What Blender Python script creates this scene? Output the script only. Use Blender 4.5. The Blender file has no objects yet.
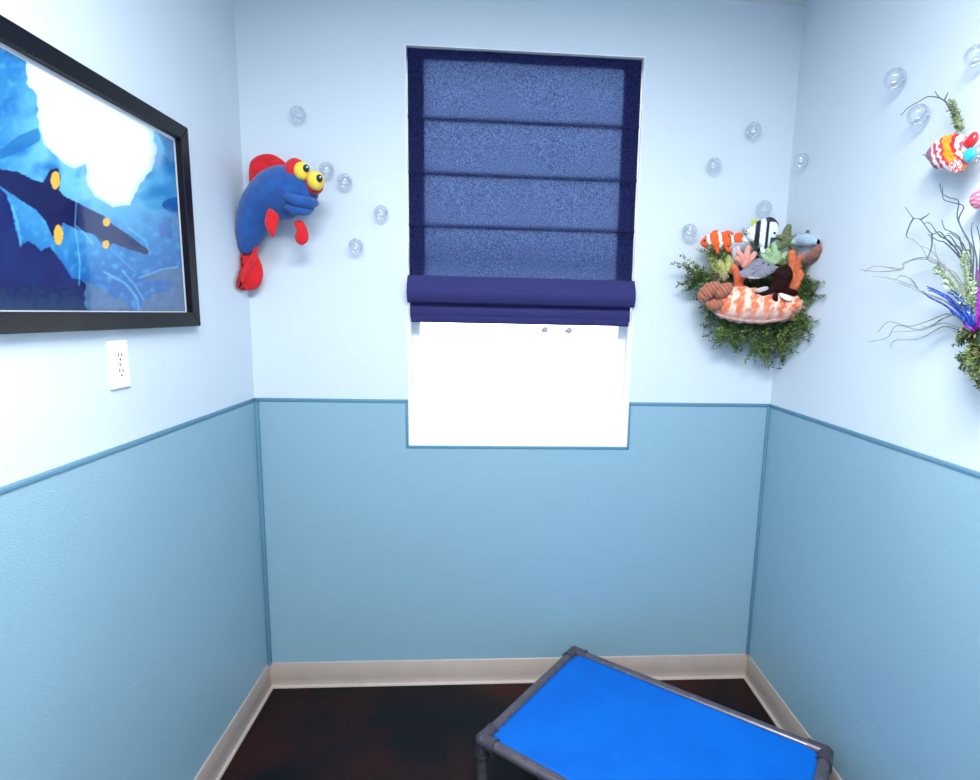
import bpy, bmesh, math, random
from mathutils import Vector, Matrix, noise as mnoise
R_ = random.Random(7)
S = bpy.context.scene
COL = S.collection

# ------------------------------------------------------------------ room numbers (metres), camera
F, PITCH, YAW, ROLL, CX, CY, H = 563.0931, 0.1516, 0.0680, 0.0221, 530.4, 400.65, 1.5655
D, XL, XR, CEIL, RAIL, BASE = 2.2281, -0.9225, 1.1444, 2.7286, 1.2165, 0.1034
WX1, WX2, WZT, WZB = -0.3321, 0.553, 2.5215, 1.0379
FRONT = -1.15
fw = Vector((math.sin(YAW)*math.cos(PITCH), math.cos(YAW)*math.cos(PITCH), -math.sin(PITCH)))
r0 = Vector((math.cos(YAW), -math.sin(YAW), 0)); u0 = r0.cross(fw)
rt = r0*math.cos(ROLL) + u0*math.sin(ROLL); up = -r0*math.sin(ROLL) + u0*math.cos(ROLL)
CAM = Vector((0, 0, H))
cd = bpy.data.cameras.new('camera'); cam = bpy.data.objects.new('camera', cd); COL.objects.link(cam)
cam.matrix_world = Matrix(((rt.x, up.x, -fw.x, CAM.x), (rt.y, up.y, -fw.y, CAM.y), (rt.z, up.z, -fw.z, CAM.z), (0, 0, 0, 1)))
cd.sensor_fit = 'HORIZONTAL'; cd.sensor_width = 36; cd.lens = F*36/980
cd.shift_x = -(CX-490)/980; cd.shift_y = (CY-390)/980
cd.clip_start = 0.02; cd.clip_end = 500
S.camera = cam

# ------------------------------------------------------------------ world, lamps, exposure
w = bpy.data.worlds.new('daylight'); S.world = w; w.use_nodes = True
w.node_tree.nodes['Background'].inputs[0].default_value = (0.95, 0.98, 1.0, 1)
w.node_tree.nodes['Background'].inputs[1].default_value = 10.0
def area(name, loc, sx, sy, power, col, rot=(0, 0, 0)):
    l = bpy.data.lights.new(name, 'AREA'); l.shape = 'RECTANGLE'; l.size = sx; l.size_y = sy
    l.energy = power; l.color = col
    o = bpy.data.objects.new(name, l); COL.objects.link(o); o.location = loc; o.rotation_euler = rot
    return o
area('ceiling_lamp_light', (0.1, 0.38, CEIL-0.04), 1.15, 0.55, 66, (1.0, 1.0, 1.0))
S.view_settings.view_transform = 'Standard'; S.view_settings.look = 'None'
S.view_settings.gamma = 1; S.view_settings.use_curve_mapping = False
S.view_settings.exposure = 0.3

# ------------------------------------------------------------------ measuring helpers
def ray(x, y): return fw + rt*((x-CX)/F) - up*((y-CY)/F)
def P(x, y, off=0.0, m=0.01):
    """point of the back-wall side of the room seen at x, y; kept clear of the right wall"""
    d = ray(x, y); p = CAM + d*((D-off)/d.y)
    if p.x > XR-m: p = CAM + d*((XR-m)/d.x)
    if p.x < XL+m: p = CAM + d*((XL+m)/d.x)
    return p
def PR(x, y, off=0.0):
    d = ray(x, y); return CAM + d*((XR-off)/d.x)
def PL(x, y, off=0.0):
    d = ray(x, y); return CAM + d*((XL+off)/d.x)
def px(p):
    v = p-CAM; z = v.dot(fw); return CX+F*v.dot(rt)/z, CY-F*v.dot(up)/z
def mpp(p): return (p-CAM).dot(fw)/F

# ------------------------------------------------------------------ materials
def lin(c): return tuple(((v/255)/12.92 if v/255 <= 0.04045 else ((v/255+0.055)/1.055)**2.4) for v in c)
def mat(name, rgb, rough=0.6, rgb2=None, scale=30, bump=0.0, bscale=200, metal=0, sheen=0, coat=0, stretch=(1, 1, 1),
        attr=False, detail=4, spec=0.5, lo=0.4, hi=0.6):
    m = bpy.data.materials.new(name); m.use_nodes = True; n = m.node_tree; b = n.nodes['Principled BSDF']
    b.inputs['Roughness'].default_value = rough; b.inputs['Metallic'].default_value = metal
    b.inputs['Sheen Weight'].default_value = sheen; b.inputs['Coat Weight'].default_value = coat
    b.inputs['Specular IOR Level'].default_value = spec
    c = lin(rgb) + (1,); b.inputs['Base Color'].default_value = c
    tc = n.nodes.new('ShaderNodeTexCoord'); mp = n.nodes.new('ShaderNodeMapping'); mp.inputs['Scale'].default_value = stretch
    n.links.new(tc.outputs['Object'], mp.inputs[0])
    if attr:
        a = n.nodes.new('ShaderNodeAttribute'); a.attribute_name = 'Col'
        n.links.new(a.outputs['Color'], b.inputs['Base Color'])
    elif rgb2:
        t = n.nodes.new('ShaderNodeTexNoise'); t.inputs['Scale'].default_value = scale; t.inputs['Detail'].default_value = detail
        rp = n.nodes.new('ShaderNodeValToRGB'); rp.color_ramp.elements[0].color = c; rp.color_ramp.elements[1].color = lin(rgb2)+(1,)
        rp.color_ramp.elements[0].position = lo; rp.color_ramp.elements[1].position = hi
        n.links.new(mp.outputs[0], t.inputs['Vector']); n.links.new(t.outputs[0], rp.inputs[0]); n.links.new(rp.outputs[0], b.inputs['Base Color'])
    if bump:
        t = n.nodes.new('ShaderNodeTexNoise'); t.inputs['Scale'].default_value = bscale; t.inputs['Detail'].default_value = 3
        bp = n.nodes.new('ShaderNodeBump'); bp.inputs['Strength'].default_value = bump; bp.inputs['Distance'].default_value = 0.002
        n.links.new(mp.outputs[0], t.inputs['Vector']); n.links.new(t.outputs[0], bp.inputs['Height']); n.links.new(bp.outputs[0], b.inputs['Normal'])
    return m
M = {}
M['paint'] = mat('light_blue_wall_paint', (206, 218, 229), 0.55, bump=0.2, bscale=260)
M['reveal'] = mat('white_window_reveal_paint', (236, 241, 245), 0.6, bump=0.1)
M['ceiling'] = mat('ceiling_paint', (222, 226, 228), 0.8, bump=0.3, bscale=150)
M['vinyl'] = mat('blue_wallcovering', (138, 174, 192), 0.36, (139, 175, 193), 9, bump=0.5, bscale=120, stretch=(1, 1, 4), spec=0.5)
M['trim'] = mat('blue_trim_strip', (88, 136, 162), 0.4)
M['base'] = mat('taupe_cove_base', (184, 168, 158), 0.45, (189, 173, 163), 12, bump=0.1)
M['floor'] = mat('dark_stained_floor', (8, 8, 15), 0.4, (42, 16, 12), 3.0, bump=0.2, bscale=35, detail=8, spec=0.2, lo=0.45, hi=0.66)
M['white_vinyl'] = mat('white_window_vinyl', (240, 243, 245), 0.4)
M['white_plastic'] = mat('white_plastic', (238, 236, 230), 0.35)
M['dark'] = mat('dark_slot', (25, 25, 28), 0.6)
M['steel'] = mat('screw_steel', (170, 170, 170), 0.35, metal=0.8)
M['frame'] = mat('black_frame_paint', (7, 8, 18), 0.42, bump=0.05, spec=0.25)
M['mat'] = mat('white_mat_board', (235, 240, 245), 0.8)
M['print'] = mat('printed_poster', (255, 255, 255), 0.5, attr=True, spec=0.2)
M['gun'] = mat('gunmetal_tube', (96, 91, 100), 0.3, (108, 101, 108), 30, metal=0.55, bump=0.05)
M['gunfit'] = mat('gunmetal_fitting', (80, 76, 86), 0.36, metal=0.45, bump=0.05)
M['rubber'] = mat('black_rubber', (25, 25, 27), 0.7)
M['cot'] = mat('blue_cot_vinyl', (0, 98, 194), 0.42, (0, 92, 188), 5, bump=0.25, bscale=22, spec=0.2)
M['plush'] = mat('painted_plush', (255, 255, 255), 0.85, attr=True, sheen=0.25, bump=0.6, bscale=500)
def plush(name, c, c2=None, sc=90): 
    M[name] = mat(name+'_plush', c, 0.85, c2, sc, sheen=0.25, bump=0.7, bscale=450)
plush('blue', (11, 74, 148), (18, 86, 162), 30); plush('red', (206, 8, 24), (216, 16, 34), 40); plush('yellow', (250, 214, 70))
M['pupil'] = mat('pupil_plastic', (20, 50, 70), 0.15)
M['catch'] = mat('white_glint_and_tag', (240, 240, 240), 0.5)

def attr_paint(me, fn):
    a = me.color_attributes.new('Col', 'FLOAT_COLOR', 'POINT')
    for i, v in enumerate(me.vertices):
        a.data[i].color = tuple(lin(fn(v.co))) + (1,)

# ------------------------------------------------------------------ object helpers
def thing(name, label, cat, loc, group=None):
    o = bpy.data.objects.new(name, None); COL.objects.link(o); o.empty_display_size = 0.05
    o.location = loc; o['label'] = label; o['category'] = cat
    if group: o['group'] = group
    return o
def rootloc(p):
    v = Vector((0, 0, 0))
    while p is not None: v = v + p.location; p = p.parent
    return v
def obj(name, bm, m, parent=None, smooth=True, fn=None, label=None, angle=None):
    """links a mesh whose vertices are given in world metres"""
    bmesh.ops.recalc_face_normals(bm, faces=bm.faces)
    me = bpy.data.meshes.new(name); bm.to_mesh(me); bm.free()
    if fn: attr_paint(me, fn)
    if parent is not None: off = rootloc(parent)
    else:
        xs = [v.co for v in me.vertices]
        off = Vector(((min(c.x for c in xs)+max(c.x for c in xs))/2, (min(c.y for c in xs)+max(c.y for c in xs))/2, min(c.z for c in xs)))
    me.transform(Matrix.Translation(-off))
    for mm in (m if isinstance(m, (list, tuple)) else [m]): me.materials.append(mm)
    if smooth:
        for p in me.polygons: p.use_smooth = True
    o = bpy.data.objects.new(name, me); COL.objects.link(o)
    if parent is not None: o.parent = parent
    else: o.location = off
    if label: o['label'] = label
    if angle:
        bpy.context.view_layer.update()
        try: me.set_sharp_from_angle(angle=math.radians(angle))
        except Exception: pass
    return o
def tag(o, label, cat, group=None, kind=None):
    o['label'] = label; o['category'] = cat
    if group: o['group'] = group
    if kind: o['kind'] = kind
    return o
def struct(name, bm, m, smooth=False):
    o = obj(name, bm, m, None, smooth); o['kind'] = 'structure'; return o
def NB(): return bmesh.new()
def box(bm, x0, x1, y0, y1, z0, z1, bev=0):
    vs = [bm.verts.new((x, y, z)) for x in (x0, x1) for y in (y0, y1) for z in (z0, z1)]
    fs = []
    for q in ((0, 1, 3, 2), (4, 6, 7, 5), (0, 4, 5, 1), (2, 3, 7, 6), (0, 2, 6, 4), (1, 5, 7, 3)):
        fs.append(bm.faces.new([vs[i] for i in q]))
    if bev:
        es = list({e for f in fs for e in f.edges})
        bmesh.ops.bevel(bm, geom=es, offset=bev, segments=2, affect='EDGES', profile=0.5)
def ball(bm, c, r, sc=(1, 1, 1), seg=24, rot=None):
    mtx = Matrix.Translation(c) @ (rot if rot else Matrix.Identity(4)) @ Matrix.Diagonal((r*sc[0], r*sc[1], r*sc[2], 1))
    bmesh.ops.create_uvsphere(bm, u_segments=seg, v_segments=max(8, seg//2), radius=1, matrix=mtx)
def cyl(bm, a, b, r, seg=20, r2=None):
    d = b-a; mtx = Matrix.Translation((a+b)/2) @ d.to_track_quat('Z', 'Y').to_matrix().to_4x4()
    bmesh.ops.create_cone(bm, cap_ends=True, segments=seg, radius1=r, radius2=r if r2 is None else r2, depth=d.length, matrix=mtx)
def spline(pts, n, closed=False):
    out = []; N = len(pts)
    rng = range(N) if closed else range(N-1)
    g = (lambda i: pts[i % N]) if closed else (lambda i: pts[min(max(i, 0), N-1)])
    for i in rng:
        p0, p1, p2, p3 = g(i-1), g(i), g(i+1), g(i+2)
        for k in range(n):
            t = k/n
            out.append(tuple(0.5*((2*b)+(c-a)*t+(2*a-5*b+4*c-d)*t*t+(3*b-a-3*c+d)*t**3) for a, b, c, d in zip(p0, p1, p2, p3)))
    if not closed: out.append(tuple(pts[-1]))
    return out
def tube(bm, pts, rad, seg=8, n=4):
    """round tube through 3-D points; rad is one number or one per point"""
    if not isinstance(rad, (list, tuple)): rad = [rad]*len(pts)
    q = spline([tuple(p)+(r,) for p, r in zip(pts, rad)], n) if n > 1 else [tuple(p)+(r,) for p, r in zip(pts, rad)]
    rings = []; prev = None
    for i, c in enumerate(q):
        a = Vector(q[max(i-1, 0)][:3]); b = Vector(q[min(i+1, len(q)-1)][:3]); t = (b-a).normalized()
        if prev is None: s = t.orthogonal().normalized()
        else: s = (prev - t*prev.dot(t)).normalized()
        prev = s; b2 = t.cross(s); o = Vector(c[:3]); r = max(c[3], 1e-5)
        rings.append([bm.verts.new(o + s*(r*math.cos(k*math.tau/seg)) + b2*(r*math.sin(k*math.tau/seg))) for k in range(seg)])
    for A, B in zip(rings, rings[1:]):
        for k in range(seg): bm.faces.new((A[k], A[(k+1) % seg], B[(k+1) % seg], B[k]))
    bm.faces.new(rings[0]); bm.faces.new(rings[-1])
def loft(bm, st, seg=24, n=6, ridge=None):
    """st: (px, py, off, r_side_px, r_depth_m) stations of a soft body seen on the back wall"""
    q = spline(st, n); C = [P(a, b, c) for a, b, c, _, _ in q]; rings = []
    W = Vector((0, -1, 0))
    for i, c in enumerate(C):
        t = (C[min(i+1, len(C)-1)]-C[max(i-1, 0)]).normalized(); s = t.cross(W).normalized(); ww = s.cross(t).normalized()
        ra = max(q[i][3], 0.05)*mpp(c); rb = max(q[i][4], 0.0005)
        if ridge: k_ = ridge(i/(len(C)-1)); ra *= k_; rb *= k_
        rings.append([bm.verts.new(c + s*(ra*math.cos(k*math.tau/seg)) + ww*(rb*math.sin(k*math.tau/seg))) for k in range(seg)])
    for A, B in zip(rings, rings[1:]):
        for k in range(seg): bm.faces.new((A[k], A[(k+1) % seg], B[(k+1) % seg], B[k]))
    for rg in (rings[0], rings[-1]):
        c = bm.verts.new(sum((v.co for v in rg), Vector())/seg)
        for k in range(seg): bm.faces.new((rg[k], rg[(k+1) % seg], c))
def pillow(bm, outline, off, thick, proj=P, n=4, tilt=None, centre=None, out=Vector((0, -1, 0)), edge=0.12, rings_=(1.0, 0.93, 0.8, 0.6, 0.35)):
    """stuffed flat shape: outline in px, thickness in m, offset from its wall; tilt(px,py)->extra offset"""
    o2 = spline(outline, n, True)
    cx = sum(p[0] for p in o2)/len(o2); cy = sum(p[1] for p in o2)/len(o2)
    if centre: cx, cy = centre
    fr, bk = [], []
    for s in rings_:
        h = thick/2*(edge + (1-edge)*math.sqrt(max(0, 1-s*s)))
        rf, rb = [], []
        for x, y in o2:
            X, Y = cx+(x-cx)*s, cy+(y-cy)*s; e = off + (tilt(X, Y) if tilt else 0)
            p = proj(X, Y, e); rf.append(bm.verts.new(p+out*h)); rb.append(bm.verts.new(p-out*h))
        fr.append(rf); bk.append(rb)
    e = off + (tilt(cx, cy) if tilt else 0); p = proj(cx, cy, e)
    cf = bm.verts.new(p+out*thick/2); cb = bm.verts.new(p-out*thick/2); N = len(o2)
    for rings, c in ((fr, cf), (bk, cb)):
        for A, B in zip(rings, rings[1:]):
            for k in range(N): bm.faces.new((A[k], A[(k+1) % N], B[(k+1) % N], B[k]))
        for k in range(N): bm.faces.new((rings[-1][k], rings[-1][(k+1) % N], c))
    for k in range(N): bm.faces.new((fr[0][k], fr[0][(k+1) % N], bk[0][(k+1) % N], bk[0][k]))

FINE = tuple([1.0, .97]+[.93-.05*k for k in range(18)])
# ------------------------------------------------------------------ the setting
T = 0.12
b = NB(); box(b, XL-T, XR+T, FRONT-T, D+T+0.03, -0.1, 0); struct('floor', b, M['floor'])
b = NB(); box(b, XL-T, XR+T, FRONT-T, D+T+0.03, CEIL, CEIL+0.1); struct('ceiling', b, M['ceiling'])
b = NB(); box(b, XL-T, XL, FRONT-T, D+T+0.03, 0, CEIL); struct('wall_left', b, M['paint'])
b = NB(); box(b, XR, XR+T, FRONT-T, D+T+0.03, 0, CEIL); struct('wall_right', b, M['paint'])
b = NB(); box(b, XL, XR, FRONT-T, FRONT, 0, CEIL); struct('wall_front', b, M['paint'])
TB = 0.15
b = NB(); box(b, XL, WX1, D, D+TB, 0, CEIL); box(b, WX2, XR, D, D+TB, 0, CEIL)
box(b, WX1, WX2, D, D+TB, 0, WZB); box(b, WX1, WX2, D, D+TB, WZT, CEIL); struct('wall_back', b, M['paint'])
# white linings of the window reveal
e = 0.004
b = NB(); box(b, WX1, WX1+e, D+0.001, D+TB-0.05, WZB, WZT); box(b, WX2-e, WX2, D+0.001, D+TB-0.05, WZB, WZT)
box(b, WX1+e, WX2-e, D+0.001, D+TB-0.05, WZT-e, WZT); box(b, WX1+e, WX2-e, D+0.001, D+TB-0.05, WZB, WZB+e)
struct('trim_1', b, M['reveal'])
# window frame and pane
y0, y1 = D+TB-0.05, D+TB-0.005
b = NB(); f_ = 0.035
box(b, WX1, WX1+f_, y0, y1, WZB, WZT, .003); box(b, WX2-f_, WX2, y0, y1, WZB, WZT, .003)
box(b, WX1+f_, WX2-f_, y0, y1, WZB, WZB+f_, .003); box(b, WX1+f_, WX2-f_, y0, y1, WZT-f_, WZT, .003)
box(b, WX1+f_, WX2-f_, y0+0.005, y1-0.005, 1.76, 1.80, .003)
wf = struct('window_1', b, M['white_vinyl'])
g = bpy.data.materials.new('window_glass'); g.use_nodes = True; n = g.node_tree; n.nodes.clear()
def thin_glass(m, tint, glossmax, rough=0.0, irid=None):
    n = m.node_tree; n.nodes.clear()
    out = n.nodes.new('ShaderNodeOutputMaterial'); mx = n.nodes.new('ShaderNodeMixShader'); tr = n.nodes.new('ShaderNodeBsdfTransparent')
    gl = n.nodes.new('ShaderNodeBsdfGlossy'); fr = n.nodes.new('ShaderNodeFresnel'); mu = n.nodes.new('ShaderNodeMath'); mu.operation = 'MULTIPLY'
    fr.inputs[0].default_value = 1.5; mu.inputs[1].default_value = glossmax
    tr.inputs[0].default_value = tint; gl.inputs['Roughness'].default_value = rough
    n.links.new(fr.outputs[0], mu.inputs[0]); n.links.new(mu.outputs[0], mx.inputs[0]); n.links.new(tr.outputs[0], mx.inputs[1]); n.links.new(gl.outputs[0], mx.inputs[2])
    n.links.new(mx.outputs[0], out.inputs[0])
    return n, gl, tr, mu
thin_glass(g, (0.97, 0.99, 0.98, 1), 1.0)
b = NB(); box(b, WX1+f_, WX2-f_, D+TB-0.03, D+TB-0.026, WZB+f_, WZT-f_)
pane = obj('glass', b, g, wf, False)
# lower wall covering
e = 0.003; gx = 0.012
b = NB(); box(b, XL, XL+e, FRONT, D, 0.0, RAIL); struct('trim_2', b, M['vinyl'])
b = NB(); box(b, XR-e, XR, FRONT, D, 0.0, RAIL); struct('trim_3', b, M['vinyl'])
b = NB(); box(b, XL+e, WX1-0.001, D-e, D, 0, RAIL); box(b, WX2+0.001, XR-e, D-e, D, 0, RAIL); box(b, WX1-0.001, WX2+0.001, D-e, D, 0, WZB-0.001)
struct('trim_4', b, M['vinyl'])
# strips that cap the covering and its corners
tt, tw = 0.006, 0.014
def strip(k, *boxes):
    b = NB()
    for q in boxes: box(b, *q, bev=0.0018)
    struct('trim_%d' % k, b, M['trim'], True).data.set_sharp_from_angle(angle=math.radians(35))
strip(5, (XL, XL+tt, FRONT, D-tt, RAIL-tw/2, RAIL+tw/2))
strip(6, (XR-tt, XR, FRONT, D-tt, RAIL-tw/2, RAIL+tw/2))
strip(7, (XL, WX1, D-tt, D, RAIL-tw/2, RAIL+tw/2)); strip(8, (WX2, XR, D-tt, D, RAIL-tw/2, RAIL+tw/2))
strip(9, (WX1-tw*.8, WX1, D-tt, D, WZB-tw*.8, RAIL-tw/2)); strip(10, (WX2, WX2+tw*.6, D-tt, D, WZB-tw*.8, RAIL-tw/2))
strip(11, (WX1, WX2, D-tt, D, WZB-tw*.8, WZB))
strip(12, (XL+e, XL+0.017, D-0.017, D-e, BASE, RAIL-tw/2)); strip(13, (XR-0.014, XR-e, D-0.014, D-e, BASE, RAIL-tw/2))
# cove base: profile (distance from wall, height)
prof = [(0.003, BASE), (0.006, BASE), (0.0085, BASE-0.003), (0.009, 0.03), (0.011, 0.015), (0.015, 0.009), (0.018, 0.0065), (0.024, 0.005), (0.0255, 0.0), (0.003, 0.0)]
def cove(name, a, b_, outv, ma, mb):
    """a, b_ ends on the wall line; ma / mb: mitre direction at each end (+1 shortens with distance)"""
    bm = NB(); d = (b_-a).normalized(); A, B = [], []
    for t, z in prof:
        A.append(bm.verts.new(a + outv*t + d*(t*ma) + Vector((0, 0, z)))); B.append(bm.verts.new(b_ + outv*t - d*(t*mb) + Vector((0, 0, z))))
    N = len(prof)
    for k in range(N): bm.faces.new((A[k], A[(k+1) % N], B[(k+1) % N], B[k]))
    bm.faces.new(A); bm.faces.new(B)
    struct(name, bm, M['base'], True).data.set_sharp_from_angle(angle=math.radians(60))
cove('baseboard_back', Vector((XL, D, 0)), Vector((XR, D, 0)), Vector((0, -1, 0)), 1, 1)
cove('baseboard_left', Vector((XL, FRONT, 0)), Vector((XL, D, 0)), Vector((1, 0, 0)), 0, 1)
cove('baseboard_right', Vector((XR, FRONT, 0)), Vector((XR, D, 0)), Vector((-1, 0, 0)), 0, 1)

# ------------------------------------------------------------------ outside: bright paved lot and a parked car
M['lot'] = mat('pale_concrete_lot', (225, 225, 222), 0.8, (215, 215, 212), 0.6)
b = NB(); box(b, -60, 60, D+1.0, 120, -0.35, -0.25); o = struct('floor_outside', b, M['lot'])

d_ = ray(556, 333); cp = CAM + d_*((-0.25-H)/d_.z)
M['car'] = mat('white_car_paint', (235, 235, 238), .3); M['tyre'] = mat('tyre_rubber', (40, 46, 60), .8); M['sill'] = mat('red_sill', (200, 60, 60), .5); M['carglass'] = mat('car_glass', (120, 130, 140), .1)
car = thing('car', 'distant white car parked outside, just visible below the blind hem', 'car', (cp.x, cp.y, -0.25))
b = NB(); side = [(-2.0, .3), (-2.05, .75), (-1.6, .95), (-1.0, 1.0), (-.5, 1.42), (.7, 1.45), (1.35, 1.0), (1.95, .92), (2.05, .5), (2.0, .3)]
A_ = [b.verts.new((cp.x+x, cp.y-.8, cp.z+z)) for x, z in side]; B_ = [b.verts.new((cp.x+x, cp.y+.8, cp.z+z)) for x, z in side]
b.faces.new(A_); b.faces.new(B_)
for k in range(len(side)): b.faces.new((A_[k], A_[(k+1) % len(side)], B_[(k+1) % len(side)], B_[k]))
obj('car_body', b, M['car'], car, False)
for sx in (-1.25, 1.25):
    for sy in (-1, 1):
        b = NB(); cyl(b, Vector((cp.x+sx, cp.y+sy*.68, cp.z+.32)), Vector((cp.x+sx, cp.y+sy*.88, cp.z+.32)), .32, 24); obj('wheel', b, M['tyre'], car)
b = NB(); box(b, cp.x-.9, cp.x+.9, cp.y-.84, cp.y-.8, cp.z+.3, cp.z+.42); obj('sill', b, M['sill'], car, False, label='red sill line')
for x0, x1 in ((-.85, -.05), (.05, .95)):
    b = NB(); box(b, cp.x+x0, cp.x+x1, cp.y-.83, cp.y-.8, cp.z+1.02, cp.z+1.32); obj('side_window', b, M['carglass'], car, False)

# ------------------------------------------------------------------ ceiling lamp (above and behind the viewpoint)
cl = thing('ceiling_light', 'white recessed rectangular ceiling light above the middle of the room', 'ceiling light', (0.1, 0.45, CEIL-0.03))
b = NB()
for q in ((-0.5, 0.7, 0.15, 0.175), (-0.5, 0.7, 0.725, 0.75), (-0.5, -0.475, 0.175, 0.725), (0.675, 0.7, 0.175, 0.725)): box(b, q[0], q[1], q[2], q[3], CEIL-0.03, CEIL)
obj('housing', b, M['white_vinyl'], cl, False)
dm = bpy.data.materials.new('lit_diffuser'); dm.use_nodes = True; bs = dm.node_tree.nodes['Principled BSDF']
bs.inputs['Emission Color'].default_value = (0.92, 0.97, 1, 1); bs.inputs['Emission Strength'].default_value = 4
b = NB(); box(b, -0.475, 0.675, 0.175, 0.725, CEIL-0.012, CEIL-0.006); obj('diffuser', b, dm, cl, False)

# ------------------------------------------------------------------ roman blind
BX1, BX2 = WX1+0.008, WX2-0.010
def fabric(name, base, trans, wt, sc=420, amt=0.35):
    m = bpy.data.materials.new(name); m.use_nodes = True; n = m.node_tree; n.nodes.clear()
    out = n.nodes.new('ShaderNodeOutputMaterial'); mx = n.nodes.new('ShaderNodeMixShader'); d = n.nodes.new('ShaderNodeBsdfDiffuse'); t = n.nodes.new('ShaderNodeBsdfTranslucent')
    tc = n.nodes.new('ShaderNodeTexCoord'); facs = []
    for st in ((1, 1, 2.2), (2.2, 1, 1)):
        mp = n.nodes.new('ShaderNodeMapping'); mp.inputs['Scale'].default_value = st
        ns = n.nodes.new('ShaderNodeTexNoise'); ns.inputs['Scale'].default_value = sc; ns.inputs['Detail'].default_value = 3
        n.links.new(tc.outputs['Object'], mp.inputs[0]); n.links.new(mp.outputs[0], ns.inputs['Vector']); facs.append(ns.outputs[0])
    ad = n.nodes.new('ShaderNodeMath'); ad.operation = 'ADD'; n.links.new(facs[0], ad.inputs[0]); n.links.new(facs[1], ad.inputs[1])
    for sh, c in ((d, lin(base)), (t, lin(trans))):
        rp = n.nodes.new('ShaderNodeMapRange'); rp.inputs[1].default_value = 0.75; rp.inputs[2].default_value = 1.25; rp.inputs[3].default_value = 1-amt; rp.inputs[4].default_value = 1+amt
        vm = n.nodes.new('ShaderNodeVectorMath'); vm.operation = 'SCALE'; vm.inputs[0].default_value = c
        n.links.new(ad.outputs[0], rp.inputs[0]); n.links.new(rp.outputs[0], vm.inputs['Scale']); n.links.new(vm.outputs[0], sh.inputs[0])
    mx.inputs[0].default_value = wt; n.links.new(d.outputs[0], mx.inputs[1]); n.links.new(t.outputs[0], mx.inputs[2]); n.links.new(mx.outputs[0], out.inputs[0])
    return m
M['blind'] = fabric('navy_linen', (44, 50, 98), (61, 77, 109), 0.5, 170, 0.6)
M['hem'] = fabric('navy_linen_doubled', (26, 36, 104), (30, 40, 90), 0.12)
M['fold'] = fabric('navy_linen_fold', (56, 58, 108), (30, 40, 90), 0.12, amt=0.2)
bl = thing('roman_blind', 'navy blue linen roman blind half lowered over the bright window', 'window blind', ((BX1+BX2)/2, D, 1.46))
def zpx(x, y, off=0): return P(x, y, off).z
zl = [zpx(520, 57), zpx(520, 122), zpx(520, 176.5), zpx(520, 228.5), zpx(520, 279)]
def sheet(bm, prof, x0, x1, nx=24, wob=0.0):
    rows = []
    for i in range(nx+1):
        x = x0+(x1-x0)*i/nx
        rows.append([bm.verts.new((x, y + wob*math.sin(i*0.9+z*17)*0.5 + wob*math.sin(i*0.37+z*5), z)) for y, z in prof])
    for A, B in zip(rows, rows[1:]):
        for k in range(len(prof)-1): bm.faces.new((A[k], B[k], B[k+1], A[k+1]))
yb = D+0.016
zl2 = [WZT-0.006]+zl
pr = [(yb, WZT-0.006), (yb, zl[0])]
for k in range(1, 5):
    za, zb_ = zl[k-1], zl[k]
    pr += [(yb-0.002, za-(za-zb_)*0.3), (yb-0.003, za-(za-zb_)*0.7), (yb-0.004, zb_+0.012), (yb-0.011, zb_+0.003), (yb-0.010, zb_-0.001), (yb-0.001, zb_-0.006)]
pr += [(yb, 1.545)]
b = NB(); sheet(b, pr, BX1, BX2, 40, 0.0009); obj('fabric', b, M['blind'], bl)
hw = 0.047
b = NB(); box(b, BX1, BX2, yb+0.003, yb+0.005, zl[0]+0.004, WZT-0.006); obj('top_hem', b, M['hem'], bl, False)
for s0, s1 in ((BX1, BX1+hw), (BX2-hw, BX2)):
    b = NB(); box(b, s0, s1, yb+0.003, yb+0.005, 1.545, zl[0]+0.004); obj('side_hem', b, M['hem'], bl, False)
for s0, s1 in ((BX1+hw, BX1+hw+0.014), (BX2-hw-0.02, BX2-hw)):
    b = NB(); box(b, s0, s1, yb+0.006, yb+0.0065, 1.545, zl[0]+0.002); obj('turned_edge', b, M['blind'], bl, False)
for k in range(1, 4):
    b = NB(); box(b, BX1+hw, BX2-hw, yb+0.002, yb+0.009, zl[k]-0.004, zl[k]+0.008); obj('batten', b, M['hem'], bl, False)
b = NB(); box(b, BX1+0.004, BX2-0.004, yb+0.006, yb+0.034, WZT-0.045, WZT-0.006, .002); obj('head_rail', b, M['white_vinyl'], bl, False)
# stack of folds at the bottom, each a hanging loop of doubled cloth
def foldloop(zt, zb, yf, yr, name, m, x0=BX1, x1=BX2, bulge=0.012, drop=0.0):
    bm = NB(); pr = []
    N = 7
    for k in range(N+1):
        t = k/N; pr.append((yf - bulge*math.sin(math.pi*t**1.3)*0.6 - bulge*t*0.5, zt+(zb-zt)*t))
    rr = abs(yr-(yf-bulge*0.5))/2; cy_ = (yf-bulge*0.5+yr)/2
    for k in range(1, 7):
        a = math.pi*k/7; pr.append((cy_-rr*math.cos(a), zb-0.006*math.sin(a)))
    for k in range(N+1):
        t = 1-k/N; pr.append((yr+0.002*math.sin(math.pi*t), zt+(zb-zt)*t))
    pr.append(pr[0]); sheet(bm, pr, x0, x1, 40, 0.0012)
    return obj(name, bm, m, bl)
zz = lambda y, off: zpx(520, y, off)
foldloop(zz(278, .01), zz(303.5, .035), D-0.012, D+0.012, 'fold', M['fold'], BX1-0.004, BX2+0.006, 0.036)
foldloop(zz(297, .01), zz(312, .0), D+0.018, D+0.024, 'fold', M['fold'], BX1+0.003, BX2-0.004, 0.006)
foldloop(zz(303, .01), zz(316.5, .01), D+0.006, D+0.026, 'fold', M['fold'], BX1+0.004, BX2-0.005, 0.010)
foldloop(zz(308, .01), zz(323, .01), D+0.012, D+0.030, 'fold', M['fold'], BX1+0.004, BX2-0.006, 0.010)
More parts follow.
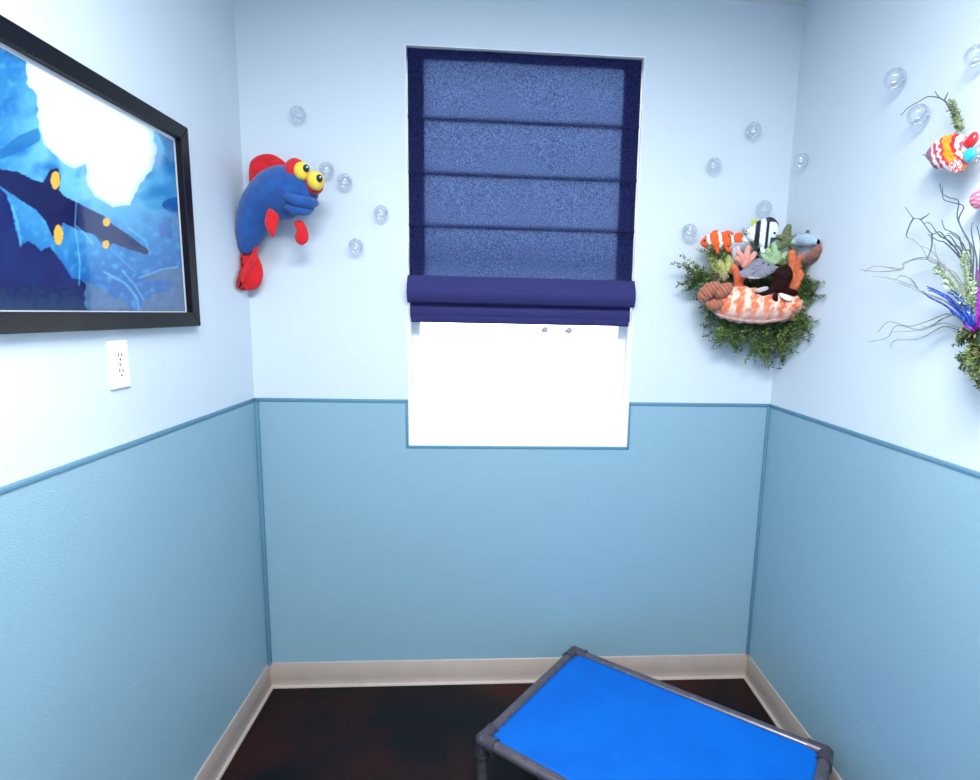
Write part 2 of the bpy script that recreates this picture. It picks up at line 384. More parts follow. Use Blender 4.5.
ro = NB(); cyl(ro, Vector((BX2-0.06, yb+0.02, WZT-0.05)), Vector((BX2-0.06, yb+0.02, 1.53)), 0.0012, 8)
obj('lift_cord', ro, M['white_vinyl'], bl)

# ------------------------------------------------------------------ framed underwater poster
FY0, FY1 = 0.93, (PL(188, 128, 0.024).y+PL(201, 326, 0.024).y)/2
FZ0, FZ1 = PL(201, 326, 0.024).z, PL(188, 128, 0.024).z
fd = 0.024; fwid = 0.041
pc = thing('framed_poster', 'black framed underwater poster with shark and white sun on the left wall', 'framed picture', (XL, (FY0+FY1)/2, FZ0))
b = NB()
def frame_side(a, c, na, nc):
    pts = [a, c, c+nc, a+na]
    fr = [b.verts.new((XL+0.002, y, z)) for y, z in pts]; to = [b.verts.new((XL+fd, y, z)) for y, z in pts]
    b.faces.new(fr); b.faces.new(to)
    for k in range(4): b.faces.new((fr[k], fr[(k+1) % 4], to[(k+1) % 4], to[k]))
V2 = lambda y, z: Vector((y, z))
o1, o2, o3, o4 = V2(FY0, FZ0), V2(FY1, FZ0), V2(FY1, FZ1), V2(FY0, FZ1); q = fwid
frame_side(o1, o2, V2(q, q), V2(-q, q)); frame_side(o2, o3, V2(-q, q), V2(-q, -q)); frame_side(o3, o4, V2(-q, -q), V2(q, -q)); frame_side(o4, o1, V2(q, -q), V2(q, q))
bmesh.ops.bevel(b, geom=[e_ for e_ in b.edges], offset=0.0015, segments=1, affect='EDGES')
obj('frame', b, M['frame'], pc, False)
iy0, iy1, iz0, iz1 = FY0+q, FY1-q, FZ0+q, FZ1-q
b = NB(); box(b, XL+0.003, XL+0.006, iy0-0.004, iy1+0.004, iz0-0.004, iz1+0.004); obj('mat_board', b, M['mat'], pc, False)
def inpoly(x, y, pg):
    c = False; j = len(pg)-1
    for i in range(len(pg)):
        if (pg[i][1] > y) != (pg[j][1] > y) and x < (pg[j][0]-pg[i][0])*(y-pg[i][1])/(pg[j][1]-pg[i][1])+pg[i][0]: c = not c
        j = i
    return c
def segd(x, y, pl):
    m_ = 1e9
    for (x0, y0_), (x1, y1_) in zip(pl, pl[1:]):
        dx, dy = x1-x0, y1_-y0_; t = max(0, min(1, ((x-x0)*dx+(y-y0_)*dy)/(dx*dx+dy*dy+1e-9))); m_ = min(m_, math.hypot(x-x0-t*dx, y-y0_-t*dy))
    return m_
SUN = [(26, 55), (50, 60), (130, 105), (152, 125), (157, 150), (152, 170), (140, 185), (130, 205), (112, 206), (95, 196), (87, 182), (86, 165), (74, 168), (60, 160), (45, 145), (38, 118), (37, 95), (27, 82)]
SHARK = [(-60, 150), (-20, 163), (0, 169), (18, 172), (36, 181), (43, 182), (50, 170), (58, 168), (61, 178), (59, 190), (64, 196), (78, 203), (100, 214), (106, 217), (111, 223), (126, 233), (150, 251), (147, 255), (128, 249), (112, 243), (109, 249), (103, 245), (93, 234), (78, 230), (62, 222), (63, 240), (58, 246), (52, 236), (45, 220), (36, 210), (20, 200), (0, 186), (-60, 170)]
NAVY = [(-90, 178), (0, 188), (7, 195), (12, 210), (20, 246), (28, 240), (40, 249), (50, 247), (62, 262), (72, 278), (84, 281), (87, 320), (-90, 320)]
GREY = [[(84, 280), (105, 290), (115, 300), (122, 297), (137, 320), (84, 320)], [(138, 279), (163, 269), (178, 267), (192, 273), (194, 320), (140, 320), (141, 302), (160, 291), (172, 293), (171, 280), (150, 280)]]
LINES = [([(12, 205), (18, 225), (21, 246)], 1.0), ([(85, 163), (77, 190), (75, 225), (80, 262), (79, 285)], .9), ([(76, 226), (84, 233), (93, 244)], .9), ([(128, 228), (145, 240), (150, 254)], .8), ([(104, 272), (125, 283), (137, 298), (139, 310)], 1.3), ([(122, 270), (134, 284), (144, 300)], .9), ([(139, 278), (163, 269), (178, 267)], .8), ([(95, 235), (120, 258), (136, 272)], .4)]
def mixc(a, c, t): t = max(0, min(1, t)); return tuple(u*(1-t)+v*t for u, v in zip(a, c))
def poster(co):
    x, y = px(co)
    nz = mnoise.noise(Vector((x*0.05, y*0.05, 0))); n2 = mnoise.noise(Vector((x*0.16, y*0.16, 3)))
    d = math.hypot((x-100)/1.0, (y-140)/1.0)
    c = mixc((120, 196, 232), (14, 100, 172), (d-55)/85)
    c = mixc(c, (10, 70, 150), (y-250)/130); c = mixc(c, (40, 120, 176), max(0, (30-x)/60))
    c = mixc(c, (30, 110, 180), nz*1.6); c = mixc(c, (90, 180, 220), n2*0.8)
    if inpoly(x+n2*2, y+nz*3, SUN): c = mixc((255, 255, 255), (205, 236, 250), max(0, 1-segd(x, y, SUN+SUN[:1])/7))
    if 0 < x < 40 and inpoly(x, y, [(0, 150), (20, 135), (38, 128), (42, 140), (20, 152), (0, 160)]): c = mixc(c, (20, 100, 165), 0.7)
    if math.hypot((x-180)/18, (y-205)/8) < 1: c = (14, 92, 165)
    if abs(x-174) < 5 and 212 < y < 240 and n2 > 0: c = mixc(c, (110, 130, 170), 0.5)
    if inpoly(x, y, [(156, 128), (176, 143), (178, 178), (170, 160)]): c = mixc(c, (20, 110, 170), 0.55)
    for g_ in GREY:
        if inpoly(x+n2*3, y+n2*3, g_): c = mixc((66, 98, 140), (80, 116, 158), 0.5+n2)
    if inpoly(x+n2*3, y+n2*4, NAVY): c = mixc((8, 18, 84), (10, 34, 98), 0.5+nz) if y < 285 else mixc((10, 24, 84), (24, 54, 90), (y-285)/20+n2)
    if inpoly(x, y, SHARK): c = (9, 14, 72) if x < 78 else (30, 42, 92)
    for q_ in ((55.5, 180, 4.6, 9), (58.5, 235, 4.6, 10), (106.5, 222, 3.6, 4.4), (106, 244.5, 3.6, 4.0)):
        if ((x-q_[0])/q_[2])**2+((y-q_[1])/q_[3])**2 < 1: c = (232, 182, 62)
    for l, w_ in LINES:
        t = segd(x, y, l)
        if t < w_*1.4: c = mixc(c, (130, 205, 235), 0.7*(1-t/(w_*1.5)))
    return c
b = NB(); ny, nz_ = 300, 220; ga, gb = iy0+0.004, iy1-0.010; gc, gd = iz0+0.003, iz1-0.010
gv = [[b.verts.new((XL+0.0068, ga+(gb-ga)*i/ny, gc+(gd-gc)*k/nz_)) for k in range(nz_+1)] for i in range(ny+1)]
for i in range(ny):
    for k in range(nz_): b.faces.new((gv[i][k], gv[i+1][k], gv[i+1][k+1], gv[i][k+1]))
obj('poster_print', b, M['print'], pc, False, fn=poster, label='blue underwater print with dark shark silhouette')
pg = bpy.data.materials.new('picture_glazing'); pg.use_nodes = True; thin_glass(pg, (1, 1, 1, 1), 0.12, 0.05)
b = NB(); box(b, XL+0.012, XL+0.0135, iy0, iy1, iz0, iz1); obj('glazing', b, pg, pc, False)

# ------------------------------------------------------------------ wall outlet
c = PL(117.5, 364.5, 0.0)
ou = thing('wall_outlet', 'white double wall outlet below the framed poster', 'outlet', c)
hw_, hh_ = 0.036, 0.059
b = NB(); box(b, XL, XL+0.006, c.y-hw_, c.y+hw_, c.z-hh_, c.z+hh_, .0025); obj('cover_plate', b, M['white_plastic'], ou, False)
for s_ in (-1, 1):
    z = c.z+s_*0.0195
    b = NB(); cyl(b, Vector((XL+0.004, c.y, z)), Vector((XL+0.0078, c.y, z)), 0.0165, 28)
    for v in b.verts: v.co.z = z+max(-0.0135, min(0.0135, v.co.z-z))
    rc = obj('receptacle', b, M['white_plastic'], ou, False)
    for dy, hh in ((-0.006, 0.0045), (0.006, 0.0036)):
        b = NB(); box(b, XL+0.0076, XL+0.0083, c.y+dy-0.0013, c.y+dy+0.0013, z+0.001, z+0.001+2*hh); obj('slot', b, M['dark'], rc, False)
    b = NB(); cyl(b, Vector((XL+0.0076, c.y, z-0.007)), Vector((XL+0.0083, c.y, z-0.007)), 0.0026, 12); obj('slot', b, M['dark'], rc, False)
b = NB(); cyl(b, Vector((XL+0.005, c.y, c.z)), Vector((XL+0.0075, c.y, c.z)), 0.0032, 14); obj('screw', b, M['steel'], ou)

# ------------------------------------------------------------------ dog cot
zt = 0.205; k_ = (H-zt)/(H-0.23)
A = Vector((0.3386*k_, 2.0657*k_, zt)); Bc = Vector((-0.0174*k_, 1.6144*k_, zt)); C_ = Vector((1.0471*k_, 1.5146*k_, zt))
e2 = (C_-A); Ll = e2.length*1.008; e2.normalize(); e1 = Vector((e2.y, -e2.x, 0)); 
if e1.dot(Bc-A) < 0: e1 = -e1
Ws = (Bc-A).dot(e1)*1.012; r1, r2 = 0.0185, 0.0228
corners = {(0, 0): A, (1, 0): A+e2*Ll, (0, 1): A+e1*Ws, (1, 1): A+e2*Ll+e1*Ws}
ct = thing('pet_cot', 'raised pet cot with blue vinyl bed and dark grey tube frame on the floor', 'pet bed', (A+e2*Ll/2+e1*Ws/2)*1 - Vector((0, 0, zt)))
def rail(p, q_):
    b = NB(); cyl(b, p, q_, r1, 24); return obj('rail', b, M['gun'], ct, True, angle=40)
for p, q_ in (((0, 0), (1, 0)), ((0, 0), (0, 1)), ((1, 0), (1, 1)), ((0, 1), (1, 1))): 
    d_ = (corners[q_]-corners[p]).normalized(); rail(corners[p]+d_*0.02, corners[q_]-d_*0.02)
for (i, j), p in corners.items():
    d1 = e2*(1 if i == 0 else -1); d2 = e1*(1 if j == 0 else -1); dn = Vector((0, 0, -1))
    b = NB(); ball(b, p, r2*1.04, seg=24)
    for d_ in (d1, d2, dn):
        cyl(b, p, p+d_*0.052, r2, 24); cyl(b, p+d_*0.047, p+d_*0.054, r2*1.06, 24)
    obj('corner_fitting', b, M['gunfit'], ct, True, angle=40)
    b = NB(); cyl(b, p+dn*0.03, Vector((p.x, p.y, 0.012)), r1, 24); lg = obj('leg', b, M['gun'], ct, True, angle=40)
    b = NB(); cyl(b, Vector((p.x, p.y, 0.022)), Vector((p.x, p.y, 0.0)), r1*1.15, 24, r1*1.1); obj('foot_cap', b, M['rubber'], lg, True, angle=40)
b = NB(); N1, N2 = 60, 40; gi = r1*0.75
rows = []
for i in range(N1+1):
    row = []
    for j in range(N2+1):
        u_, v_ = i/N1, j/N2
        p = A+e2*(gi+(Ll-2*gi)*u_)+e1*(gi+(Ws-2*gi)*v_)
        cu, cv = min(u_, 1-u_)*Ll, min(v_, 1-v_)*Ws
        z = 0.010 - 0.014*math.sin(math.pi*u_)*math.sin(math.pi*v_)
        z += 0.0022*math.exp(-((cu-0.06)**2+(cv-0.06)**2)/0.002)*math.sin((cu-cv)*120)
        if cu < 0.04: z -= 0.004*(1-cu/0.04)
        row.append(b.verts.new(p+Vector((0, 0, z))))
    rows.append(row)
for i in range(N1):
    for j in range(N2): b.faces.new((rows[i][j], rows[i+1][j], rows[i+1][j+1], rows[i][j+1]))
ex = bmesh.ops.extrude_face_region(b, geom=b.faces[:])
for v in [g_ for g_ in ex['geom'] if isinstance(g_, bmesh.types.BMVert)]: v.co.z -= 0.0025
# corners of the cloth are notched round the fittings
kill = [f for f in b.faces if any((f.calc_center_median()-Vector((p.x, p.y, f.calc_center_median().z))).length < 0.034 for p in corners.values())]
bmesh.ops.delete(b, geom=kill, context='FACES')
obj('bed_fabric', b, M['cot'], ct, True, label='bright blue vinyl bed')

# ------------------------------------------------------------------ plush blue fish
root = P(270, 200, 0.0)
bf = thing('plush_fish', 'big blue plush fish with red fins and yellow eyes on the back wall', 'plush toy', root)
Zx = lambda pts: [(220+u/3.714, 90+v/3.714) for u, v in pts]
b = NB()
loft(b, [(246, 252, .05, 5.5, .018), (247, 246, .06, 9, .030), (249, 236, .065, 12, .045), (252.5, 224, .07, 15.5, .055), (260, 209, .08, 19.5, .065), (271, 198, .088, 23, .075), (285, 192, .10, 25.5, .08), (298, 191, .11, 21.5, .078), (308, 193, .115, 15.5, .06), (314, 195, .115, 9, .04), (317, 196, .115, 3, .012)], 32, 6,
     ridge=lambda t: 1+0.012*math.sin(t*38))
body = obj('body', b, M['blue'], bf)
def lip(pts, r, name='lip'):
    b = NB(); tube(b, [P(x, y, o) for x, y, o in pts], [v*mpp(root) for v in r], 14, 6); return obj(name, b, M['blue'], bf)
lip([(277, 186, .12), (286, 195, .170), (294, 200, .177), (304, 202, .170), (312, 203, .152), (316, 203, .13)], [0.8, 3.4, 5.0, 5.3, 4.8, 3.0])
lip([(281, 202, .12), (290, 208, .163), (298, 210, .164), (306, 211, .155), (312, 208, .135)], [0.8, 3.6, 4.4, 4.0, 2.4])
for nm, pts, off, th, ce in (('dorsal_fin', [(108, 320), (113, 268), (150, 241), (200, 241), (246, 275), (232, 300), (190, 312), (150, 335), (130, 358), (112, 350)], .055, .026, None),
                         ('tail_fin', [(78, 612), (98, 606), (118, 582), (142, 563), (138, 605), (158, 660), (156, 705), (140, 735), (105, 745), (64, 735), (68, 690), (80, 650)], .045, .032, None),
                         ('side_fin', [(185, 440), (208, 455), (219, 478), (208, 520), (197, 547), (180, 528), (167, 495), (172, 460)], .165, .022, None),
                         ('side_fin', [(275, 492), (295, 485), (312, 492), (327, 530), (326, 560), (305, 576), (285, 566), (279, 545), (285, 520)], .125, .026, None)):
    b = NB(); pillow(b, Zx(pts), off, th, tilt=None, centre=ce)
    o_ = obj(nm, b, M['red'], bf)
    if nm == 'dorsal_fin':
        for k in range(2):
            s2 = NB(); a_ = Zx([(135, 345), (165, 318)])[k]; c_ = Zx([(128, 275), (185, 262)])[k]
            tube(s2, [P(a_[0], a_[1], .072), P((a_[0]+c_[0])/2+1, (a_[1]+c_[1])/2, .074), P(c_[0], c_[1], .069)], .0012, 6, 3); obj('seam', s2, M['red'], o_)
    if nm == 'tail_fin':
        s2 = NB(); tube(s2, [P(*q_, .066) for q_ in Zx([(135, 580), (122, 630), (98, 670), (80, 715)])], [.006, .011, .010, .004], 10, 4); obj('ruffle', s2, M['red'], o_)
ppm = mpp(root)
for cc, rr, yc, yr, pp, ln in (((281, 299), 37, (306, 302), 28, (320, 291), .165), ((352, 351), 30, (356, 337), 28.5, (369, 328), .175)):
    cx_, cy_ = Zx([cc])[0]; b = NB(); ball(b, P(cx_, cy_, ln-0.02), rr/3.714*ppm, (1, .9, 1.1)); ey = obj('eye', b, M['red'], bf, label='red eye cup with yellow eyeball')
    cx_, cy_ = Zx([yc])[0]; b = NB(); ball(b, P(cx_, cy_, ln+0.0), yr/3.714*ppm, (1, .95, 1.12)); obj('eyeball', b, M['yellow'], ey, label='yellow eyeball')
    cx_, cy_ = Zx([pp])[0]; rad = yr/3.714*ppm
    b = NB(); ball(b, P(cx_, cy_, ln+rad*0.78), 3.0*ppm, (1, .55, 1.15)); obj('pupil', b, M['pupil'], ey)
    b = NB(); ball(b, P(cx_+1, cy_-1.4, ln+rad*0.78+2.0*ppm), 0.8*ppm); obj('glint_dot', b, M['catch'], ey)  # small white ball imitates a highlight on the pupil

# ------------------------------------------------------------------ clear bubbles
bg = bpy.data.materials.new('clear_bubble'); bg.use_nodes = True
n, gl, tr, mu = thin_glass(bg, (0.93, 0.95, 0.96, 1), 0.5, 0.10)
ff = n.nodes.new('ShaderNodeLayerWeight'); ff.inputs[0].default_value = 0.35
n.links.new(ff.outputs['Fresnel'], mu.inputs[0]); mu.operation = 'MULTIPLY_ADD'; mu.inputs[2].default_value = 0.07
lw = n.nodes.new('ShaderNodeLayerWeight'); lw.inputs[0].default_value = 0.35
rp = n.nodes.new('ShaderNodeValToRGB'); el = rp.color_ramp.elements
el[0].position = 0.0; el[0].color = (.95, .97, .98, 1); el[1].position = 1.0; el[1].color = (0.86, 0.90, 0.92, 1)
e3 = el.new(0.45); e3.color = (0.93, 0.95, 0.98, 1); e4 = el.new(0.7); e4.color = (0.90, 0.95, 0.95, 1)
n.links.new(lw.outputs['Facing'], rp.inputs[0]); n.links.new(rp.outputs[0], tr.inputs[0])
r2_ = n.nodes.new('ShaderNodeValToRGB'); el = r2_.color_ramp.elements
el[0].color = (1, 1, 1, 1); el[1].color = (0.9, 1, 0.95, 1); e3 = el.new(0.4); e3.color = (1, 0.93, 0.97, 1); e4 = el.new(0.65); e4.color = (0.82, 1, 0.98, 1)
n.links.new(lw.outputs['Facing'], r2_.inputs[0]); n.links.new(r2_.outputs[0], gl.inputs[0])
cap_m = mat('clear_cap', (215, 225, 232), 0.2)
def bubble_proto():
    b = NB(); ball(b, Vector((0, 0, 0)), 1.0, seg=40)
    me = bpy.data.meshes.new('bubble'); b.to_mesh(me); b.free(); me.materials.append(bg)
    for p in me.polygons: p.use_smooth = True
    b = NB(); cyl(b, Vector((0, 0, .96)), Vector((0, 0, 1.1)), 0.12, 14)
    m2 = bpy.data.meshes.new('cap'); b.to_mesh(m2); b.free(); m2.materials.append(cap_m)
    b = NB(); cyl(b, Vector((0, -0.02, 0)), Vector((0, .14, 0)), 0.16, 14)
    m3 = bpy.data.meshes.new('wall_tab'); b.to_mesh(m3); b.free(); m3.materials.append(cap_m)
    return me, m2, m3
BM_, CAPM, TABM = bubble_proto()
def bubble(p, r, nrm, label, group):
    t = thing('bubble', label, 'bubble ornament', p, group)
    rz = math.atan2(nrm.y, nrm.x)+math.pi/2
    t.scale = (r, r, r); t.rotation_euler = (0, 0, rz)
    o_ = bpy.data.objects.new('globe', BM_); COL.objects.link(o_); o_.parent = t
    o_ = bpy.data.objects.new('cap', CAPM); COL.objects.link(o_); o_.parent = t
    o_ = bpy.data.objects.new('wall_tab', TABM); COL.objects.link(o_); o_.parent = t; o_.location = (0, 0.93, 0)
GB, GR = 'clear bubbles on the back wall', 'clear bubbles on the right wall'
for x, y, rp_, lb in ((298, 114, 7.4, 'clear bubble highest above the blue plush fish on the back wall'),
                 (326.5, 169.5, 7.3, 'clear bubble peeking out just behind the plush fish eyes'),
                 (344.7, 181, 7.2, 'clear bubble just right of the one behind the fish eyes'),
                 (381, 212.5, 7.2, 'clear bubble nearest the left edge of the window blind'),
                 (356, 246, 7.2, 'lowest clear bubble below right of the blue plush fish'),
                 (753.5, 130, 7.4, 'clear bubble highest above the corner reef of plush toys'),
                 (714, 165, 7.2, 'clear bubble on the back wall halfway above the reef, nearest the blind'),
                 (764, 208, 7.4, 'clear bubble right above the striped black and white plush fish'),
                 (689.5, 231.5, 7.6, 'clear bubble left of the orange plush clownfish')):
    r = rp_*mpp(P(x, y, .03)); bubble(P(x, y, r*1.07), r, Vector((0, -1, 0)), lb, GB)
for x, y, rp_, lb in ((801, 160, 7.0, 'clear bubble on the right wall beside the corner, above the reef'),
                 (895, 78.5, 9.8, 'clear bubble on the right wall, upper left of the bright striped fish'),
                 (918, 114.5, 9.8, 'clear bubble under the arching twig beside the green sprig'),
                 (976, 55.5, 10.2, 'clear bubble highest on the right wall at the photo edge'),
                 (979, 153, 8, 'teal tinted clear bubble just right of the bright striped fish')):
    r = rp_*mpp(PR(x, y, .03)); bubble(PR(x, y, r*1.07), r, Vector((-1, 0, 0)), lb, GR)


# ------------------------------------------------------------------ greenery helper
def leafset(name, cols, rough=0.6):
    m = bpy.data.materials.new(name); m.use_nodes = True; n = m.node_tree; b = n.nodes['Principled BSDF']
    b.inputs['Roughness'].default_value = rough
    a = n.nodes.new('ShaderNodeAttribute'); a.attribute_name = 'Col'; n.links.new(a.outputs['Color'], b.inputs['Base Color'])
    return m
M['leaf'] = leafset('artificial_leaf', None); M['stem'] = mat('green_wire_stem', (70, 84, 50), 0.7)
GREENS = [(56, 84, 40), (76, 104, 48), (104, 130, 60), (38, 62, 36), (124, 146, 78), (80, 98, 58)]
def leafy(name, stems, parent, greens=GREENS, leaf=0.016, width=0.0022, dens=260, keep=None, spread=0.9):
    """stems: 3-D polylines; needle leaves all round them. one mesh, own leaf colours."""
    verts, faces, cols = [], [], []
    for st in stems:
        q_ = [Vector(v) for v in spline([tuple(p) for p in st], 6)]
        L = sum((a-b_).length for a, b_ in zip(q_, q_[1:])); nl = int(L*dens)+3
        g0 = R_.choice(greens)
        for k in range(nl):
            t = (k+R_.random())/nl*(len(q_)-1.001); i = int(t); p = q_[i].lerp(q_[i+1], t-i); d = (q_[i+1]-q_[i]).normalized()
            s_ = d.orthogonal().normalized(); s_.rotate(Matrix.Rotation(R_.random()*math.tau, 3, d))
            ld = (d*(1-spread*0.55)+s_*spread).normalized(); l_ = leaf*(0.55+0.75*R_.random())*(1.15-0.5*t/len(q_))
            wv = ld.cross(s_.cross(d)+Vector((R_.random(), R_.random(), R_.random()))*0.4).normalized()*width*(0.7+0.6*R_.random())
            nrm = ld.cross(wv).normalized()*l_*0.12
            vs = [p, p+ld*l_*0.5+wv+nrm, p+ld*l_, p+ld*l_*0.5-wv+nrm]
            if keep and not all(keep(v) for v in vs): continue
            i0 = len(verts); verts += vs; faces += [(i0, i0+1, i0+2), (i0, i0+2, i0+3)]
            c = g0 if R_.random() < 0.7 else R_.choice(greens); f = 0.85+0.3*R_.random(); cols += [tuple(v*f for v in c)]*4
    me = bpy.data.meshes.new(name); off = rootloc(parent); me.from_pydata([v-off for v in verts], [], faces)
    a = me.color_attributes.new('Col', 'FLOAT_COLOR', 'POINT')
    for i, c in enumerate(cols): a.data[i].color = tuple(lin(c))+(1,)
    me.materials.append(M['leaf']); o = bpy.data.objects.new(name, me); COL.objects.link(o); o.parent = parent; o['kind'] = 'stuff'
    return o
def inroom(v): return v.x < XR-0.004 and v.y < D-0.004
def clampin(v, m=0.012): return Vector((min(v.x, XR-m), min(v.y, D-m), v.z))

# ------------------------------------------------------------------ corner reef
RG = 'plush sea animals of the corner reef'
mos = thing('reef_greenery', 'bushy artificial green seaweed behind and below the corner reef toys', 'artificial plant', P(757, 300, 0.05))
def mm(p, r): return r*mpp(p)
b = NB()
for x, y, r, o_ in ((735, 285, 15, .03), (765, 290, 18, .03), (786, 285, 8, .03), (760, 315, 18, .03), (750, 264, 11, .03), (776, 266, 8, .03), (775, 320, 14, .03), (735, 310, 12, .03)):
    p_ = P(x, y, o_, 0.05); ball(b, p_, mm(p_, r), (1, .45, 1), 14)
for v in b.verts: v.co = clampin(v.co, 0.006)
M['moss'] = mat('dark_moss', (36, 54, 34), 0.9, (52, 74, 42), 60, bump=1, bscale=120)
obj('moss_backing', b, M['moss'], mos)['kind'] = 'stuff'
stems = []
def fan(cx, cy, n_, a0, a1, l0, l1, o0=.05, o1=.10, curl=0.25):
    for k in range(n_):
        a_ = math.radians(a0+(a1-a0)*(k+R_.random())/n_); l_ = l0+(l1-l0)*R_.random()
        sx, sy = cx+R_.uniform(-9, 9), cy+R_.uniform(-7, 7); c_ = R_.uniform(-curl, curl); pts = []
        for j in range(5):
            t = j/4; aa = a_+c_*t*2
            pts.append(clampin(P(sx+math.cos(aa)*l_*t, sy+math.sin(aa)*l_*t, o0+R_.uniform(-.01, .03)+(o1-o0)*math.sin(t*2.2)+0.0), 0.015))
        stems.append(pts)
fan(765, 312, 70, 25, 155, 22, 50); fan(770, 318, 40, 50, 130, 30, 46, .04, .07)
fan(735, 318, 60, 60, 150, 14, 32, .05, .09); fan(722, 285, 26, 120, 225, 12, 28); fan(706, 276, 24, 140, 215, 14, 28, .04, .06); fan(728, 300, 26, 110, 170, 14, 30)
fan(797, 290, 60, -60, 70, 8, 22, .07, .14); fan(792, 318, 40, 10, 90, 12, 24, .06, .12); fan(790, 275, 24, -90, 60, 8, 18, .08, .13)
fan(722, 258, 14, 190, 290, 10, 20); fan(765, 250, 16, 220, 320, 10, 22)
leafy('foliage', stems, mos, keep=inroom, leaf=0.017, width=0.0026, dens=330)
b = NB()
for st in stems[::3]: tube(b, st, 0.0009, 4, 2)
obj('stems', b, M['stem'], mos)['kind'] = 'stuff'

def plushpaint(name, bm, parent, fn, m='plush'): return obj(name, bm, M[m], parent, fn=lambda co: fn(*px(co)))
Z6 = lambda pts: [(680+u/6, 210+v/6) for u, v in pts]
def nz2(x, y, f=0.3, s=0): return mnoise.noise(Vector((x*f, y*f, s)))

# orange clownfish
t = thing('plush_clownfish', 'orange and white striped plush clownfish at the upper left of the reef', 'plush toy', P(720, 242, .05), RG)
OR, WH, BK = (244, 92, 22), (246, 240, 232), (30, 26, 30)
def clown(x, y):
    u = (x-680)*6; v = (y-210)*6; uu = u-(v-195)*0.15
    for c_, w_ in ((176, 10), (246, 9), (318, 9)):
        if abs(uu-c_) < w_: return WH
        if abs(uu-c_) < w_+2.5: return (70, 36, 24)
    return OR
b = NB(); loft(b, [(700.5, 242.5, .10, 1.2, .006), (703, 242.5, .10, 4.2, .014), (708, 242, .10, 7.5, .02), (715, 241.5, .10, 9.6, .024), (723, 241, .10, 8.8, .022), (730, 240, .10, 6, .015), (734, 238.5, .10, 3.2, .009), (736, 238, .10, 2.6, .006)], 24, 8)
plushpaint('body', b, t, clown)
def fin(pts, off, th, parent, fn=None, m=None, name='fin', centre=None):
    b = NB(); pillow(b, Z6(pts), off, th, centre=centre)
    for v in b.verts: v.co = clampin(v.co, 0.006)
    return plushpaint(name, b, parent, fn) if fn else obj(name, b, m, parent)
M['orange'] = mat('orange_plush', OR, .85, sheen=.2, bump=.6, bscale=450)
fin([(318, 170), (335, 140), (365, 135), (378, 155), (368, 175), (372, 192), (345, 196), (325, 188)], .10, .012, t, m=M['orange'], name='tail_fin')
fin([(180, 150), (205, 122), (232, 125), (240, 150)], .10, .010, t, m=M['orange'], name='back_fin')
fin([(258, 150), (275, 124), (308, 128), (318, 150)], .10, .010, t, m=M['orange'], name='back_fin')
fin([(205, 225), (230, 228), (238, 258), (218, 262), (205, 245)], .115, .010, t, m=M['orange'], name='side_fin')
fin([(262, 222), (290, 222), (312, 245), (290, 252), (268, 240)], .11, .010, t, m=M['orange'], name='side_fin')
b = NB(); p_ = P(704.5, 240.5, .117); ball(b, p_, mm(p_, 1.2)); obj('eye', b, M['pupil'], t)

# striped black and white angelfish
t = thing('plush_angelfish', 'black and white striped plush angelfish standing at the top of the reef', 'plush toy', P(762, 240, .05), RG)
def angel(x, y):
    u = (x-680)*6; v = (y-210)*6; uu = u+(v-150)*0.10
    if 448 < uu < 480 or 514 < uu < 532: return (14, 22, 38)
    if v < 72 and u > 518: return (14, 22, 38)
    if uu > 545 and v > 165: return (20, 60, 76)
    if u < 440 and v < 100: return (190, 200, 90)
    return (235, 246, 250)
b = NB(); pillow(b, Z6([(392, 150), (405, 118), (440, 90), (470, 65), (510, 52), (550, 58), (580, 85), (592, 130), (575, 170), (550, 200), (525, 225), (500, 238), (478, 222), (450, 200), (415, 182)]), .115, .055, n=8, rings_=FINE)
plushpaint('body', b, t, angel)
fin([(500, 60), (520, 45), (556, 46), (586, 72), (590, 100), (566, 76), (535, 66)], .115, .012, t, fn=lambda x, y: (14, 22, 38), name='top_fin')
fin([(432, 98), (428, 68), (445, 52), (468, 68), (458, 92)], .11, .010, t, fn=lambda x, y: (176, 196, 84), name='back_fin')
fin([(484, 205), (498, 200), (512, 250), (496, 262), (482, 245)], .12, .010, t, fn=lambda x, y: (225, 240, 248), name='lower_fin')
fin([(400, 175), (384, 160), (378, 178), (392, 195), (412, 190)], .11, .010, t, fn=lambda x, y: (226, 240, 246), name='tail_fin')
b = NB(); p_ = P(774.5, 233, .139); ball(b, p_, mm(p_, 1.3)); obj('eye', b, M['pupil'], t)

# olive starfish
t = thing('plush_starfish', 'olive green plush starfish beside the striped angelfish', 'plush toy', P(787, 250, .06), RG)
def olive(x, y): return mixc((84, 96, 66), (112, 122, 84), 0.5+nz2(x, y, .5))
b = NB(); pillow(b, Z6([(648, 84), (664, 95), (662, 140), (672, 156), (712, 142), (724, 152), (712, 168), (680, 190), (690, 225), (694, 250), (676, 256), (650, 222), (622, 232), (590, 246), (578, 234), (600, 200), (596, 180), (566, 168), (572, 150), (606, 148), (628, 110)]), .125, .034, centre=(786.8, 238.5), edge=.3)
plushpaint('body', b, t, olive)
b = NB()
for u, v in ((650, 110), (648, 135), (645, 165), (670, 170), (695, 158), (668, 205), (680, 235), (625, 200), (600, 222), (605, 165), (585, 160)):
    x, y = Z6([(u, v)])[0]; p_ = P(x, y, .143); ball(b, p_, mm(p_, .8), seg=10)
obj('bumps', b, mat('pale_olive_felt', (140, 148, 108), .9), t)

